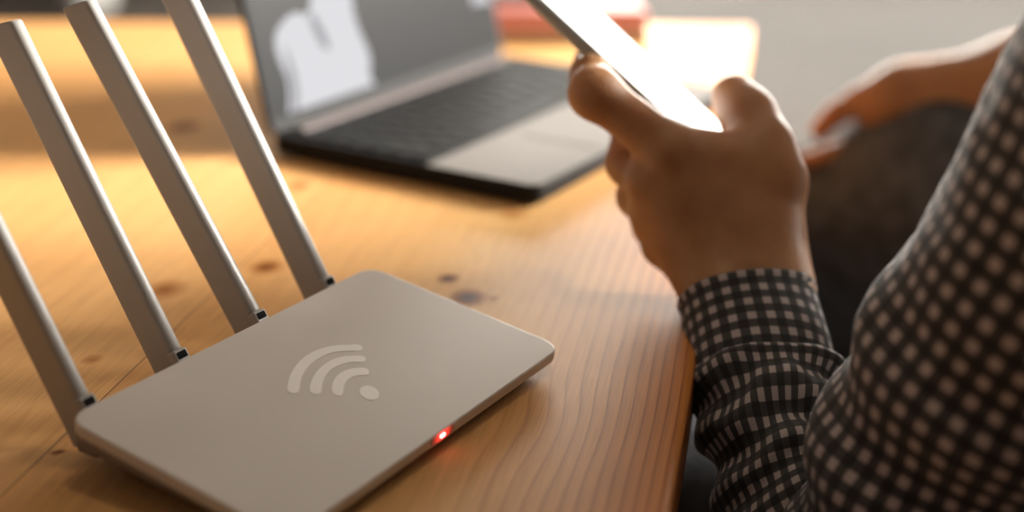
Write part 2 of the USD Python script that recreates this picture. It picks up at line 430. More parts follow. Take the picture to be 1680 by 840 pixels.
def plank(x0, x1, seed, outer=None):
    r = 0.00012
    prof = [(x0 + r * (1 - math.cos(a)), TT - r * (1 - math.sin(a))) for a in np.linspace(0, math.pi / 2, 3)]
    prof += [(x, TT) for x in np.arange(x0 + 0.0045, x1 - 0.006, 0.0035)]
    R1 = 0.0045 if outer == 'right' else r
    prof += [(x1 - R1 * (1 - math.sin(a)), TT - R1 * (1 - math.cos(a))) for a in np.linspace(0, math.pi / 2, 7 if outer else 3)]
    prof += [(x1, TT - TH * 0.5), (x1, TT - TH + 0.002), (x1 - 0.002, TT - TH), (x0 + r, TT - TH), (x0, TT - TH + r)]
    prof = np.array(prof); n = len(prof)
    s = np.r_[np.linspace(-0.32, 0.38, 20), np.arange(0.384, 1.0, 0.0035), np.linspace(1.004, 1.0, 1), np.linspace(1.01, 1.0, 1)[:0]]
    s = np.unique(np.r_[np.linspace(-0.32, 0.38, 20), np.arange(0.3835, 1.0, 0.0035), np.linspace(1.0, 1.0, 1), np.linspace(1.0, 2.0, 60)])
    # s past 1.0 is squeezed to end on the far end of the table
    V = []
    for q in s:
        y = np.where(q <= 1.0, q, 1.0 + (q - 1.0) * (far_y(prof[:, 0]) - 1.0))
        V.append(np.column_stack([prof[:, 0], y, prof[:, 1]]))
    V = np.vstack(V); m = len(s)
    i, j = np.meshgrid(np.arange(m - 1), np.arange(n), indexing='ij')
    q = np.stack([i * n + j, (i + 1) * n + j, (i + 1) * n + (j + 1) % n, i * n + (j + 1) % n], -1).reshape(-1, 4)
    f = [q[:, [0, 1, 2]], q[:, [0, 2, 3]]]
    cap = trimesh.creation.triangulate_polygon(Polygon(prof), engine='earcut')
    if len(cap[0]) == n:
        f += [cap[1], (cap[1] + (m - 1) * n)[:, ::-1]]
    f = np.vstack(f)[:, ::-1]
    x, y = V[:, 0], V[:, 1] + 0.35 * (V[:, 2] - TT)
    P = np.column_stack([x * 9, y * 1.6, np.full(len(x), seed * 3.7)])
    # growth rings: tight straight lines by the right edge, wide faint figure further in
    d = EDGE - x
    ring = 0.075 * np.log1p(np.maximum(d, -0.01) / 0.075) / 0.0043 + 1.6 * (meshkit.fbm(P * [.7, 1.3, 1], 2, seed) - 0.5) + 0.35 * (meshkit.fbm(P * [3, 9, 1], 2, seed + 2) - 0.5)
    ring += 0.8 * np.exp(-((y - 0.53) / 0.035) ** 2) * np.exp(-((d - 0.055) / 0.025) ** 2)
    if outer != 'right': ring = (x - x0) * 55 + 7 * (meshkit.fbm(P * [.6, .5, 1], 3, seed) - .5)
    knot_shade = np.zeros(len(x))
    for kx, ky, ks, ka in KNOTS_AND_SHADE:
        e = ((x - kx) ** 2 + ((y - ky) * 0.8) ** 2)
        knot_shade = np.maximum(knot_shade, ka * np.exp(-e / (2 * (ks * 0.75) ** 2)))
        ring += np.sign(x - kx + 1e-9) * 1.3 * np.exp(-e / (2 * (ks * 2.4) ** 2)) * 0.0 + 1.6 * np.exp(-((x - kx) ** 2 / (2 * (ks * 1.6) ** 2) + (y - ky) ** 2 / (2 * (ks * 6) ** 2)))
    fig = np.clip(0.95 - np.clip((d - 0.02) / 0.07, 0, 1) * 0.85, 0, 1) if outer == 'right' else np.full(len(x), 0.12)
    tint = np.clip(0.95 - d / 0.13, 0, 1) + 0.45 * np.clip((d - 0.13) / 0.12, 0, 1) if outer == 'right' else np.full(len(x), 0.45)  # left boards darkened in colour for dimmer light there; redder wood at right
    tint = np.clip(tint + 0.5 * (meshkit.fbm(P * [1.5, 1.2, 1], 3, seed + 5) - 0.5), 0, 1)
    part(table, 'plank', (V, f), M_pine, True, attrs={'ring': ring, 'knot_shade': knot_shade, 'figure': fig, 'tint': tint})


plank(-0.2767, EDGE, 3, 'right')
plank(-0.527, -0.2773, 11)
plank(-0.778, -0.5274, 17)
M_seam = plain('glue_line_brown', (0.05, 0.022, 0.01), 0.8)
for gx, yb in ((-0.2770, 1.354), (-0.52720, 1.295)):
    part(table, 'glue_line', cuboid(gx - 0.00028, gx + 0.00028, -0.315, yb, TT - 0.012, TT - 0.00015), M_seam)
for lx, ly in ((-0.13, -0.2), (-0.67, -0.2), (-0.13, 1.22), (-0.67, 1.08)):
    part(table, 'leg', rbox(lx - 0.035, lx + 0.035, ly - 0.035, ly + 0.035, 0, TT - TH, 0.004), M_chair, 40)
part(table, 'apron', [cuboid(-0.68, -0.12, -0.21, -0.19, 0.692, TT - TH), cuboid(-0.14, -0.12, -0.19, 1.22, 0.692, TT - TH), cuboid(-0.68, -0.66, -0.19, 1.08, 0.692, TT - TH)], M_chair)

# ------------------------------------------------------------------ the router
PL = np.array([-0.1713, 0.5143, 0.7681])                       # centre of its top plate
eL, eW, eN = np.array([0.3533, 0.9355, 0.0]), np.array([0.9356, -0.3216, -0.146]), np.array([0.1366, -0.0516, 0.9888])
eW = unit(eW - eL * (eL @ eW)); eN = np.cross(eL, -eW); eN = unit(eN)
TR = frame(PL, eL, -eW, eN)                                    # local: x along the long side, y to the back, z out of the plate
router = thing('router', 'flat taupe wireless router with four tall blade antennas lying on the pine table', 'router', (PL[0], PL[1], TT))
L2, W2 = 0.0975, 0.0558
plate = rrect(-L2, L2, -W2, W2, 0.0095)
h = part(router, 'top_plate', tf(slab(plate, -0.0054, 0.0, 0.0009, 4), TR), M_plate, 40)
# tapered lower shell: from the rim down to a smaller foot on the table
rim = np.array(rrect(-L2 + 0.0012, L2 - 0.0012, -W2 + 0.0012, W2 - 0.0012, 0.0085).exterior.coords)[:-1]
foot = np.array(rrect(-L2 + 0.013, L2 - 0.013, -W2 + 0.007, W2 - 0.010, 0.012).exterior.coords)[:-1]
top3, _ = tf((np.column_stack([rim, np.full(len(rim), -0.0055)]), np.zeros((1, 3), int)), TR)
low3, _ = tf((np.column_stack([rim, np.where(rim[:, 1] > 0, -0.0098, -0.0063)]), np.zeros((1, 3), int)), TR)
foot3, _ = tf((np.column_stack([foot, np.zeros(len(foot))]), np.zeros((1, 3), int)), TR)
low3[:, 2] = np.maximum(low3[:, 2], TT + 0.0012)
foot3[:, 2] = TT + 0.0006
shell = m3.Manifold.hull_points(np.vstack([top3, low3, foot3]))
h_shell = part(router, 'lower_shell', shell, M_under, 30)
for sx in (-1, 1):
    for sy in (-1, 1):
        p = PL + eL * sx * 0.07 - eW * sy * 0.035
        part(router, 'rubber_foot', lathe([(0, TT), (0.005, TT), (0.005, TT + 0.0012), (0, TT + 0.0012)], 16).apply_translation((p[0], p[1], 0)), M_slot)

LOGO = [[(-20.6, -9.5), (-16.7, -12.4), (-11.0, -15.9), (-5.0, -18.5), (1.8, -20.6), (8.3, -21.5), (14.2, -21.1), (19.6, -19.5), (23.9, -17.1), (27.0, -14.3), (30.2, -11.0), (30.2, -9.6), (29.0, -8.3), (26.9, -7.4), (26.0, -7.9), (23.1, -10.8), (19.7, -13.4), (15.6, -15.4), (10.0, -16.1), (4.3, -15.8), (-1.4, -14.4), (-6.6, -12.5), (-11.7, -9.6), (-16.4, -6.4), (-18.6, -5.0), (-20.5, -4.7), (-21.8, -5.8), (-22.1, -7.5)],
        [(-14.5, -2.7), (-10.1, -5.6), (-5.2, -8.1), (0.0, -10.0), (5.4, -11.1), (11.1, -11.3), (15.7, -10.3), (19.1, -8.4), (21.5, -6.3), (23.5, -4.1), (23.3, -2.5), (22.2, -1.2), (20.5, -0.5), (19.2, -0.9), (17.2, -3.0), (14.5, -4.9), (10.9, -6.1), (7.0, -6.5), (2.3, -5.9), (-2.1, -4.4), (-6.6, -2.1), (-10.6, 0.7), (-12.8, 2.1), (-14.7, 2.4), (-16.0, 1.2), (-16.1, -0.6)],
        [(-7.7, 3.7), (-4.4, 1.4), (-0.5, -0.5), (3.5, -1.6), (7.4, -1.8), (10.8, -1.0), (13.4, 0.4), (15.9, 2.9), (16.0, 4.5), (14.8, 6.2), (12.9, 7.2), (11.2, 6.6), (9.4, 5.0), (7.1, 3.9), (4.1, 3.7), (0.9, 4.4), (-2.2, 5.9), (-4.9, 7.7), (-7.1, 9.1), (-9.4, 9.4), (-10.1, 8.2), (-9.9, 6.2)],
        [(-0.2, 12.6), (1.9, 11.8), (3.9, 12.0), (5.4, 13.1), (5.9, 15.1), (5.5, 17.3), (3.9, 19.6), (1.7, 21.3), (-0.9, 21.9), (-2.8, 20.9), (-3.6, 19.1), (-3.3, 16.8), (-2.2, 14.5)]]
for k, pts in enumerate(LOGO):
    p = np.array(pts) / 1000 * [1, -1]
    pp = np.vstack([p, p[:1]])
    from scipy.interpolate import splprep, splev
    tck, _ = splprep(pp.T, s=4e-9, per=True)
    sm = np.array(splev(np.linspace(0, 1, 120)[:-1], tck)).T
    e = trimesh.creation.extrude_polygon(Polygon(sm).buffer(0), 0.00006, engine='earcut')
    part(router, 'signal_arc' if k < 3 else 'signal_dot', tf((np.array(e.vertices) + [0, 0, 0.00002], np.array(e.faces)), TR), M_logo, False, label='pale printed signal mark' if k == 0 else None)
# status light: a slit in the front edge, its halo painted wide around it
led = [(-0.0031, -W2 - 0.0001, -0.0023)]
def pill(cx, w, hh, y0, y1):
    e = trimesh.creation.extrude_polygon(rrect(cx - w, cx + w, -hh, hh, hh * 0.98), y1 - y0, engine='earcut')
    v = np.array(e.vertices)
    return np.column_stack([v[:, 0], y0 + v[:, 2], v[:, 1] - 0.0023]), np.array(e.faces)[:, ::-1]
hl = part(router, 'status_light', tf(pill(-0.0008, 0.0085, 0.0019, -W2 - 0.00012, -W2 + 0.001), TR), M_led, False, label='glowing red status light in the front edge')
part(hl, 'light_core', tf(pill(-0.0008, 0.0017, 0.0008, -W2 - 0.0003, -W2 + 0.0005), TR), M_ledcore, False)
sl = UsdLux.SphereLight.Define(stage, '/World/status_light_glow')
sl.CreateRadiusAttr(0.0012); sl.CreateIntensityAttr(2.0); sl.CreateColorAttr(Gf.Vec3f(1.0, 0.02, 0.01))
gp = PL + eL * -0.0008 + eW * (W2 + 0.0018) + eN * -0.0016
sl.AddTranslateOp().Set(Gf.Vec3d(*map(float, gp)))

back = unit([-eW[0], -eW[1], 0]); UP = np.array([0, 0, 1.0])
def antenna(along, lean, length, base_z):
    b = PL + eL * (along - L2) - eW * (W2 + 0.0042)
    b[2] = TT + base_z
    ax = math.cos(lean) * UP + math.sin(lean) * back
    wd = math.cos(lean) * back - math.sin(lean) * UP
    T = frame(b, eL, wd, ax)                                   # x thickness, y depth towards the back, z up the blade
    # blade outline in depth/length: tapered lower front corner clears the plate
    prof = rrect(-0.0035, 0.0035, 0.0, 0.0185, 0.0029, 6)
    zs = [-0.0145, -0.0135, 0.0, 0.004, length - 0.0012, length - 0.0003, length]
    sc = [0.86, 1.0, 1.0, 1.0, 1.0, 0.93, 0.80]
    pts = np.array(prof.exterior.coords)[:-1]; c = np.array([0, 0.00925])
    V, n = [], len(pts)
    for z, s_ in zip(zs, sc):
        q = c + (pts - c) * s_
        if z < 0.002: q = q.copy(); q[:, 1] = np.maximum(q[:, 1], 0.0045)
        V.append(np.column_stack([q, z + (0.28 * q[:, 1] if z > 0.1 else 0 * q[:, 1])]))
    V = np.vstack(V); Fc = []
    i = np.arange(n); j = (i + 1) % n
    ccw = prof.exterior.is_ccw
    for k in range(len(zs) - 1):
        q = np.stack([k * n + i, k * n + j, (k + 1) * n + j, (k + 1) * n + i], 1)
        Fc += [q[:, [0, 1, 2]], q[:, [0, 2, 3]]]
    V = np.vstack([V, [0, 0.00925, zs[0]], [0, 0.00925, zs[-1] + 0.28 * 0.00925]]); k0 = len(V) - 2; Ln = (len(zs) - 1) * n
    Fc += [np.stack([j, i, np.full(n, k0)], 1), np.stack([Ln + i, Ln + j, np.full(n, k0 + 1)], 1)]
    f = np.vstack(Fc)
    if not ccw: f = f[:, ::-1]
    a = part(router, 'antenna', tf((V, f), T), M_ant, 40)
    collar = rbox(-0.0039, 0.0039, -0.0010, 0.0046, -0.0045, 0.0032, 0.0012)
    part(a, 'hinge_collar', tf(collar, T), M_ant, 40)
    part(a, 'hinge_slot', tf(rbox(-0.0030, 0.0030, -0.0013, 0.001, -0.0014, 0.0022, 0.0008), T), M_slot, 40, label='dark slot of the antenna hinge')
antenna(0.0157, math.radians(30.8), 0.160, 0.0250)
antenna(0.0673, math.radians(30.9), 0.157, 0.0255)
antenna(0.1180, math.radians(34.1), 0.1625, 0.0255)
antenna(0.1677, math.radians(30.5), 0.163, 0.0255)
for al in (0.0157, 0.0673, 0.1180, 0.1677):
    b = PL + eL * (al - L2) - eW * (W2 - 0.003)
    b[2] = TT + 0.0105
    part(router, 'hinge_block', tf(rbox(-0.0045, 0.0045, 0.0, 0.012, -0.007, 0.005, 0.0015), frame(b, eL, unit([-eW[0], -eW[1], 0]), UP)), M_under, 40)

# ------------------------------------------------------------------ the laptop
ya = math.radians(70.0)
hd = np.array([math.cos(ya), math.sin(ya), 0]); fd = np.array([hd[1], -hd[0], 0])      # along the hinge, towards the user
LN = np.array([-0.136, 0.806, TT])                                                      # near front corner
LW, LD, LH = 0.304, 0.2105, 0.0135
O = LN - fd * LD
TL = frame(O, hd, -fd, UP)                                                              # x along hinge, y to the back (front at -LD)
laptop = thing('laptop', 'open dark grey laptop with black keyboard on the table behind the router', 'laptop', tuple(O))
base = slab(rrect(0, LW, -LD, 0, 0.009), 0.0022, LH, 0.0016, 3)
part(laptop, 'base', tf(base, TL), M_shell, 30)
deck = part(laptop, 'palm_rest', tf(slab(rrect(0.0015, LW - 0.0015, -LD + 0.0015, -0.004, 0.008), LH - 0.0004, LH + 0.0005, 0.0003), TL), M_alu, 30)
part(laptop, 'keyboard_well', tf(slab(rrect(0.0012, LW - 0.0012, -0.128, -0.0045, 0.003), LH + 0.0002, LH + 0.0008, 0.0002), TL), M_shell, 30)
part(laptop, 'hinge_strip', tf(rbox(0.016, LW - 0.016, -0.0165, -0.006, LH - 0.001, LH + 0.0035, 0.002), TL), M_hinge, 30)
part(laptop, 'trackpad', tf(slab(rrect(LW / 2 - 0.056, LW / 2 + 0.056, -LD + 0.006, -LD + 0.068, 0.003), LH, LH + 0.0009, 0.0002), TL), M_alu, 30)
rows = [(12, 0.55), (14, 1), (14, 1), (13, 1), (12, 1), (8, 1)]
ky = -0.0205
x_lo, x_hi = 0.008, LW - 0.008
for ri, (nk, hs) in enumerate(rows):
    kh = 0.0188 * hs
    wts = np.ones(nk)
    if ri == 5: wts[:] = 1; wts[3] = 5.6
    if ri in (2, 3, 4): wts[0] += 0.3 * (ri - 1); wts[-1] += 0.3 * (ri - 1)
    e = np.r_[0, np.cumsum(wts)] / wts.sum() * (x_hi - x_lo) + x_lo
    for q in range(nk):
        part(laptop, 'key', tf(rbox(e[q] + 0.001, e[q + 1] - 0.001, ky - kh + 0.001, ky - 0.001, LH + 0.0003, LH + 0.0022, 0.0008, 1), TL), M_key, 40)
    ky -= kh
for sx in (0.02, LW - 0.02):
    for sy in (-0.02, -LD + 0.02):
        part(laptop, 'rubber_foot', tf(lathe([(0, 0), (0.006, 0), (0.006, 0.0025), (0, 0.0025)], 16).apply_translation((sx, sy, 0)), TL), M_slot)
lean = math.radians(13)
lu = math.cos(lean) * UP + math.sin(lean) * -fd; ln = np.cross(hd, lu)                    # ln points to the user or away
TS = frame(O + UP * (LH + 0.0005) + fd * 0.0030, hd, lu, np.cross(hd, lu))
face = 1 if np.cross(hd, lu) @ fd > 0 else -1                                           # local z towards the user
LIDH = 0.208
z0, z1 = (-0.005, 0.0) if face > 0 else (0.0, 0.005)
part(laptop, 'lid', tf(slab(rrect(0, LW, 0, LIDH, 0.008), z0, z1, 0.0012), TS), M_shell, 30)
zf = lambda a, b: (a * face, b * face) if face > 0 else (b * face, a * face)
scr = part(laptop, 'screen', tf(slab(rrect(0.004, LW - 0.004, 0.009, LIDH - 0.004, 0.004), *zf(-0.0003, 0.0004), 0.0001), TS), M_dispdark, 30)


def lid_xy(px, py):
    r = R @ np.array([(px - 840) / F, (py - 420) / F, 1.0]); n_ = TS[:3, 2]
    w = CAM + r * (((TS[:3, 3] - CAM) @ n_) / (r @ n_))
    return np.array([(w - TS[:3, 3]) @ TS[:3, 0], (w - TS[:3, 3]) @ TS[:3, 1]])


PIC = [(0.0285, 0.0165)]
pic_px = [(474, 196), (473, 170), (469, 128), (455, 95), (450, 60), (463, 36), (488, 20), (503, 24), (508, -8), (516, -55), (550, -80), (572, -40), (578, 10), (590, 55), (606, 90), (607, 108), (605, 122), (619, 148), (598, 166), (560, 180), (520, 191)]
pic = np.array([lid_xy(*p) for p in pic_px])
tck, _ = splprep(np.vstack([pic, pic[:1]]).T, s=2e-6, per=True)
sm = np.array(splev(np.linspace(0, 1, 90)[:-1], tck)).T
clip = rrect(0.006, LW - 0.006, 0.011, LIDH - 0.006, 0.002)
def printed(poly, lift, m, name):
    poly = poly.buffer(0).intersection(clip)
    e = trimesh.creation.extrude_polygon(poly, 0.0001, engine='earcut')
    v = np.array(e.vertices); v[:, 2] = (v[:, 2] + lift) if face > 0 else -(v[:, 2] + lift)
    f = np.array(e.faces) if face > 0 else np.array(e.faces)[:, ::-1]
    part(scr, name, tf((v, f), TS), m, False)
printed(Polygon(sm), 0.0005, M_white, 'displayed_picture')
cre = np.array([lid_xy(*p) for p in [(505, 30), (512, 20), (530, 50), (541, 78), (534, 84), (520, 66)]])
printed(Polygon(cre), 0.0007, M_greyp, 'displayed_fold')
cre = np.array([lid_xy(*p) for p in [(463, 70), (470, 84), (483, 118), (489, 150), (488, 188), (478, 190), (477, 150), (470, 110)]])
printed(Polygon(cre), 0.0007, M_greyp, 'displayed_fold')
cre = np.array([lid_xy(*p) for p in [(774, 8), (818, 2), (822, -30), (770, -30)]])
printed(Polygon(cre), 0.0005, M_white, 'displayed_icon')

# ------------------------------------------------------------------ books behind the laptop
def book(name, c, yaw, lw, lh, z0, th, m, label):
    T = frame(np.array([c[0], c[1], z0]), np.array([math.cos(yaw), math.sin(yaw), 0]), np.array([-math.sin(yaw), math.cos(yaw), 0]), UP)
    t = thing(name, label, 'book', (c[0], c[1], z0), 'books stacked behind the laptop')
    part(t, 'cover', tf(m3.Manifold.batch_boolean([rbox(-lw / 2, lw / 2, -lh / 2, lh / 2, 0, th, 0.0015), m3.Manifold.cube((lw, lh, th - 0.005)).translate((-lw / 2 + 0.004, -lh / 2 - 0.001, 0.0025)) - m3.Manifold.cube((0.004, lh, th)).translate((-lw / 2, -lh / 2, 0))], m3.OpType.Subtract), T), m, 30)
    part(t, 'pages', tf(cuboid(-lw / 2 + 0.0042, lw / 2 - 0.003, -lh / 2 + 0.003, lh / 2 - 0.003, 0.0026, th - 0.0026), T), M_pages)
bc = (-0.222, 1.335)
by = math.radians(15)
book('book', bc, by + 1.57, 0.13, 0.185, TT, 0.011, M_tan, 'tan book at the bottom of the stack behind the laptop')
book('book', (bc[0] + .002, bc[1]), by + 1.60, 0.125, 0.175, TT + 0.0112, 0.020, M_red, 'faded red book in the middle of the stack behind the laptop')
book('book', (bc[0] - 0.045, bc[1] + 0.01), by + 1.55, 0.10, 0.075, TT + 0.0314, 0.010, M_grey, 'small grey-brown book on top of the stack behind the laptop')

# ------------------------------------------------------------------ white pot on the floor far behind the table
pr = at(150, 10, 1.0) - CAM; pp = CAM - pr * CAM[2] / pr[2]; pp[2] = 0
pot = thing('plant_pot', 'white ceramic pot on the floor beyond the far end of the table', 'plant pot', tuple(pp))
part(pot, 'pot', lathe([(0, 0), (0.075, 0), (0.082, 0.01), (0.10, 0.17), (0.104, 0.18), (0.096, 0.18), (0.09, 0.16), (0, 0.16)]).apply_translation(pp), M_pot)
part(pot, 'soil', lathe([(0, 0.165), (0.089, 0.165), (0.089, 0.159), (0, 0.159)]).apply_translation(pp), M_soil)
lv = []
for k in range(14):
    a = k * 2.4; r0 = 0.05 * math.sqrt((k + 1) / 14)
    base_ = pp + [r0 * math.cos(a), r0 * math.sin(a), 0.165]
    tip = pp + [(r0 + 0.10) * math.cos(a), (r0 + 0.10) * math.sin(a), 0.40 + 0.1 * math.sin(k)]
    path = spline([base_, (base_ + tip) / 2 + [0, 0, 0.04], tip], 9)
    v, f = tube(path, 0.013 * np.sin(np.linspace(0.25, 3.1, 9)) + 0.0008, 6)
    part(pot, 'leaf', (v, f), M_leaf, True)

# ------------------------------------------------------------------ the phone, held in the hand
Lp = unit(R @ np.array([-0.728, -0.685, 0.03]))                # from the bottom of the phone to its top
Wp = R @ np.array([0.265, -0.285, 0.92]); Wp = unit(Wp - Lp * (Wp @ Lp))   # from the near long edge to the far one
Np = np.cross(Lp, Wp)
if Np @ (CAM - at(1000, 100, .72)) < 0: Np = -Np
PW, PLEN, PT = 0.067, 0.139, 0.0072
P0 = at(1160, 253, 0.7215)                                      # near bottom corner
TP = frame(P0, Wp, Lp, np.cross(Wp, Lp))
sg = 1 if np.cross(Wp, Lp) @ Np > 0 else -1
phone = thing('smartphone', 'white smartphone with a bright glowing screen held in the left hand', 'smartphone', tuple(P0 + Wp * PW / 2 + Lp * PLEN / 2))
zz = lambda a, b: (min(a * sg, b * sg), max(a * sg, b * sg))
part(phone, 'body', tf(slab(rrect(0, PW, 0, PLEN, 0.010), *zz(0.0, -PT), 0.0022, 4), TP), M_phoneside, 40)
part(phone, 'front_glass', tf(slab(rrect(0.0012, PW - 0.0012, 0.0012, PLEN - 0.0012, 0.009), *zz(-0.0002, 0.0005), 0.0003), TP), M_bezel, 30, label='white glass front of the phone')
part(phone, 'screen', tf(slab(rrect(0.0030, PW - 0.0030, 0.0165, PLEN - 0.0165, 0.001), *zz(0.0004, 0.0007), 0.0001), TP), M_screen, 30, label='glowing white screen')
bt = lathe([(0, 0), (0.0055, 0), (0.0055, 0.0003), (0, 0.0003)], 28)
bv, bf = arr(bt); bv = bv * [1, 1, sg] + [PW / 2, 0.0085, 0.0005 * sg]
part(phone, 'home_button', tf((bv, bf if sg > 0 else bf[:, ::-1]), TP), M_bezel, 30)

# ------------------------------------------------------------------ the person
SH_L, EL_L = at(2180, -250, 0.455), at(1425, 1020, 0.59)
SH_R, EL_R = np.array([0.30, 0.86, 1.0]), at(1900, 122, 1.03)
WR_R = at(1470, 165, 1.135)
facing = unit(np.array([-(SH_R - SH_L)[1], (SH_R - SH_L)[0], 0]))
side = unit((SH_R - SH_L) * [1, 1, 0])                          # towards the person's right
mid = (SH_L + SH_R) / 2
HIP = np.array([0.40, 0.69, 0.56])
HIP_L, HIP_R = HIP - side * 0.10, HIP + side * 0.12 + UP * 0.02
MID_R = at(1600, 335, 1.15)
KN_L, KN_R = np.array([-0.085, 0.70, 0.59]), at(1345, 388, 1.25)
NECK = mid + np.array([0, 0, 0.085]) + facing * 0.01
HEAD = NECK + np.array([0, 0, 0.135]) + facing * 0.055
person = thing('person', 'seated person in gingham shirt and dark jeans holding a phone in the left hand', 'person', (HIP[0], HIP[1], 0))


def hand_left(P):
    a = lambda x, y, d: at(x, y, d)
    m = 0.001
    WR = a(1226, 470, .702)
    d = None
    K = 0.009

    def add(q, k=K):
        nonlocal d
        d = q if d is None else smin(d, q, k)
    # wrist and forearm stub: two rods side by side give it its width
    for dx in (-48, 48):
        add(cone_d(P, a(1262 + dx, 650, .663), a(1226 + dx * 1.02, 470, .704), 17 * m, 17 * m))
        add(cone_d(P, a(1226 + dx * 1.02, 470, .704), a(1200 + dx * 1.15, 400, .716), 17 * m, 16 * m))
    # metacarpals: the back of the hand
    mc = [((1150, 440, .712), (1094, 252, .706), 13.5, 12.5), ((1165, 440, .714), (1070, 300, .714), 13.5, 12.0),
          ((1178, 445, .718), (1072, 352, .724), 13, 11.5), ((1180, 455, .722), (1090, 402, .734), 12.5, 11)]
    for p, q, r0, r1 in mc:
        add(cone_d(P, a(*p), a(*q), r0 * m, r1 * m), 0.012)
    add(cone_d(P, a(1215, 430, .712), a(1150, 290, .712), 15 * m, 14 * m), 0.014)
    add(cone_d(P, a(1250, 430, .716), a(1215, 300, .718), 15 * m, 15 * m), 0.014)
    # web between the thumb and the forefinger
    add(cone_d(P, a(1110, 242, .711), a(1236, 258, .722), 11.0 * m, 11.5 * m), 0.012)
    # thumb
    add(cone_d(P, a(1266, 420, .716), a(1272, 297, .722), 15.5 * m, 15.2 * m), 0.012)
    thumb = cone_d(P, a(1272, 297, .722), a(1251, 240, .728), 15.2 * m, 14.8 * m)
    thumb = smin(thumb, cone_d(P, a(1251, 240, .728), a(1227, 190, .739), 14.8 * m, 13.8 * m), 0.008)
    thumb = smin(thumb, cone_d(P, a(1227, 190, .739), a(1205, 160, .749), 13.8 * m, 12.5 * m), 0.008)
    add(thumb, 0.008)
    # fingers, each a chain of three bones; they leave the knuckles and curl away round the back of the phone
    ph = lambda w, l, n, r: (P0 + Wp * w * m + Lp * l * m - Np * (PT + n * m), r)      # behind the phone: across, along, out of its back
    fingers = [
        [(a(1098, 246, .707), 13.0), (a(976, 152, .709), 11.4), (a(972, 123, .732), 10.3), ph(34, 78, 8.4, 8.6), ph(48, 74, 7.4, 7.6)],
        [(a(1070, 300, .714), 11.5), (a(1032, 268, .735), 10.6), ph(26, 48, 8.6, 9.2), ph(46, 49, 7.4, 8.0)],
        [(a(1072, 352, .724), 11.0), (a(1046, 322, .750), 9.8), ph(32, 24, 8.6, 8.8), ph(50, 27, 7.2, 7.8)],
        [(a(1090, 402, .734), 10.4), (a(1070, 372, .758), 9.0), ph(34, 4, 8.4, 7.9), ph(50, 10, 6.8, 7.0)]]
    for fg in fingers:
        q = None
        for s, e in zip(fg[:-1], fg[1:]):
            c = cone_d(P, s[0], e[0], s[1] * m, e[1] * m)
            q = c if q is None else smin(q, c, 0.009)
        add(q, 0.006)
    # knuckles and tendons
    for k_ in ((976, 154, .706, 11.4), (1092, 256, .700, 8), (1058, 298, .709, 8)):
        add(np.linalg.norm(P - a(*k_[:3]), axis=1) - k_[3] * m, 0.006)
    # keep clear of the phone: the flesh presses against it
    Q = (P - P0) @ np.stack([Wp, Lp, np.cross(Wp, Lp)], 1)
    cen = np.array([PW / 2, PLEN / 2, -sg * PT / 2]); half = np.array([PW / 2, PLEN / 2, PT / 2 + 0.0006])
    qd = np.abs(Q - cen) - half
    bd = np.linalg.norm(np.maximum(qd, 0), axis=1) + np.minimum(qd.max(1), 0)
    return np.maximum(d, -bd)


def hand_right(P):
    a = at
    m = 0.001
    d = cone_d(P, EL_R, a(1480, 158, 1.13), 40 * m, 27 * m)
    d = smin(d, cone_d(P, EL_R + [0.0, 0.0, -0.006], EL_R * .5 + a(1480, 158, 1.13) * .5, 42 * m, 40 * m), 0.02)
    d = smin(d, cone_d(P, a(1490, 160, 1.13), a(1448, 175, 1.14), 24 * m, 20 * m), 0.015)
    # thumb side arch above, forefinger below, the others folded under
    def chain(pts, k=0.004):
        q = None
        for s, e in zip(pts[:-1], pts[1:]):
            c = cone_d(P, a(*s[:3]), a(*e[:3]), s[3] * m, e[3] * m)
            q = c if q is None else smin(q, c, k)
        return q
    d = smin(d, chain([(1450, 160, 1.14, 15), (1410, 165, 1.145, 11.5), (1375, 185, 1.15, 10), (1345, 212, 1.155, 8.5)]), 0.010)
    d = smin(d, chain([(1462, 190, 1.14, 15), (1442, 225, 1.15, 11), (1385, 248, 1.16, 9.5), (1322, 264, 1.165, 8)]), 0.010)
    d = smin(d, chain([(1470, 195, 1.15, 14), (1450, 232, 1.165, 10), (1395, 262, 1.175, 9), (1352, 282, 1.18, 8)]), 0.008)
    d = smin(d, chain([(1478, 190, 1.16, 13), (1462, 225, 1.18, 10), (1412, 258, 1.19, 9), (1378, 278, 1.195, 7.5)]), 0.008)
    d = smin(d, chain([(1484, 185, 1.17, 12), (1476, 215, 1.19, 9), (1436, 245, 1.2, 8), (1405, 262, 1.205, 7)]), 0.008)
    return d


def trunk(P):
    """torso, neck, head and upper limbs under the clothes"""
    d = cone_d(P, HIP, mid - [0, 0, .14] - facing * .05, .12, .11)
    for s_ in (SH_L, SH_R):
        d = smin(d, cone_d(P, mid - [0, 0, .03] - facing * .04, s_ * .86 + mid * .14 - [0, 0, .03], .058, .036), .03)
    d = smin(d, cone_d(P, SH_L, EL_L, .040, .036), .02)
    d = smin(d, cone_d(P, EL_L, at(1300, 800, .636), .036, .024), .02)
    d = smin(d, cone_d(P, SH_R, EL_R, .046, .036), .03)
    d = smin(d, cone_d(P, HIP_L, KN_L, .075, .055), .04)
    d = smin(d, cone_d(P, HIP_R, MID_R, .075, .065), .04)
    d = smin(d, cone_d(P, MID_R, KN_R, .065, .055), .04)
    d = smin(d, cone_d(P, NECK - [0, 0, .05], HEAD - [0, 0, .05], .058, .055), .03)
    return smin(d, head(P), .02)


tiltv = unit(facing * 0.45 + UP * 0.9)                          # the head bows towards the phone
hf = unit(np.cross(np.cross(tiltv, facing), tiltv)); hs = np.cross(hf, tiltv)
HA = np.stack([hf, hs, tiltv], 1)


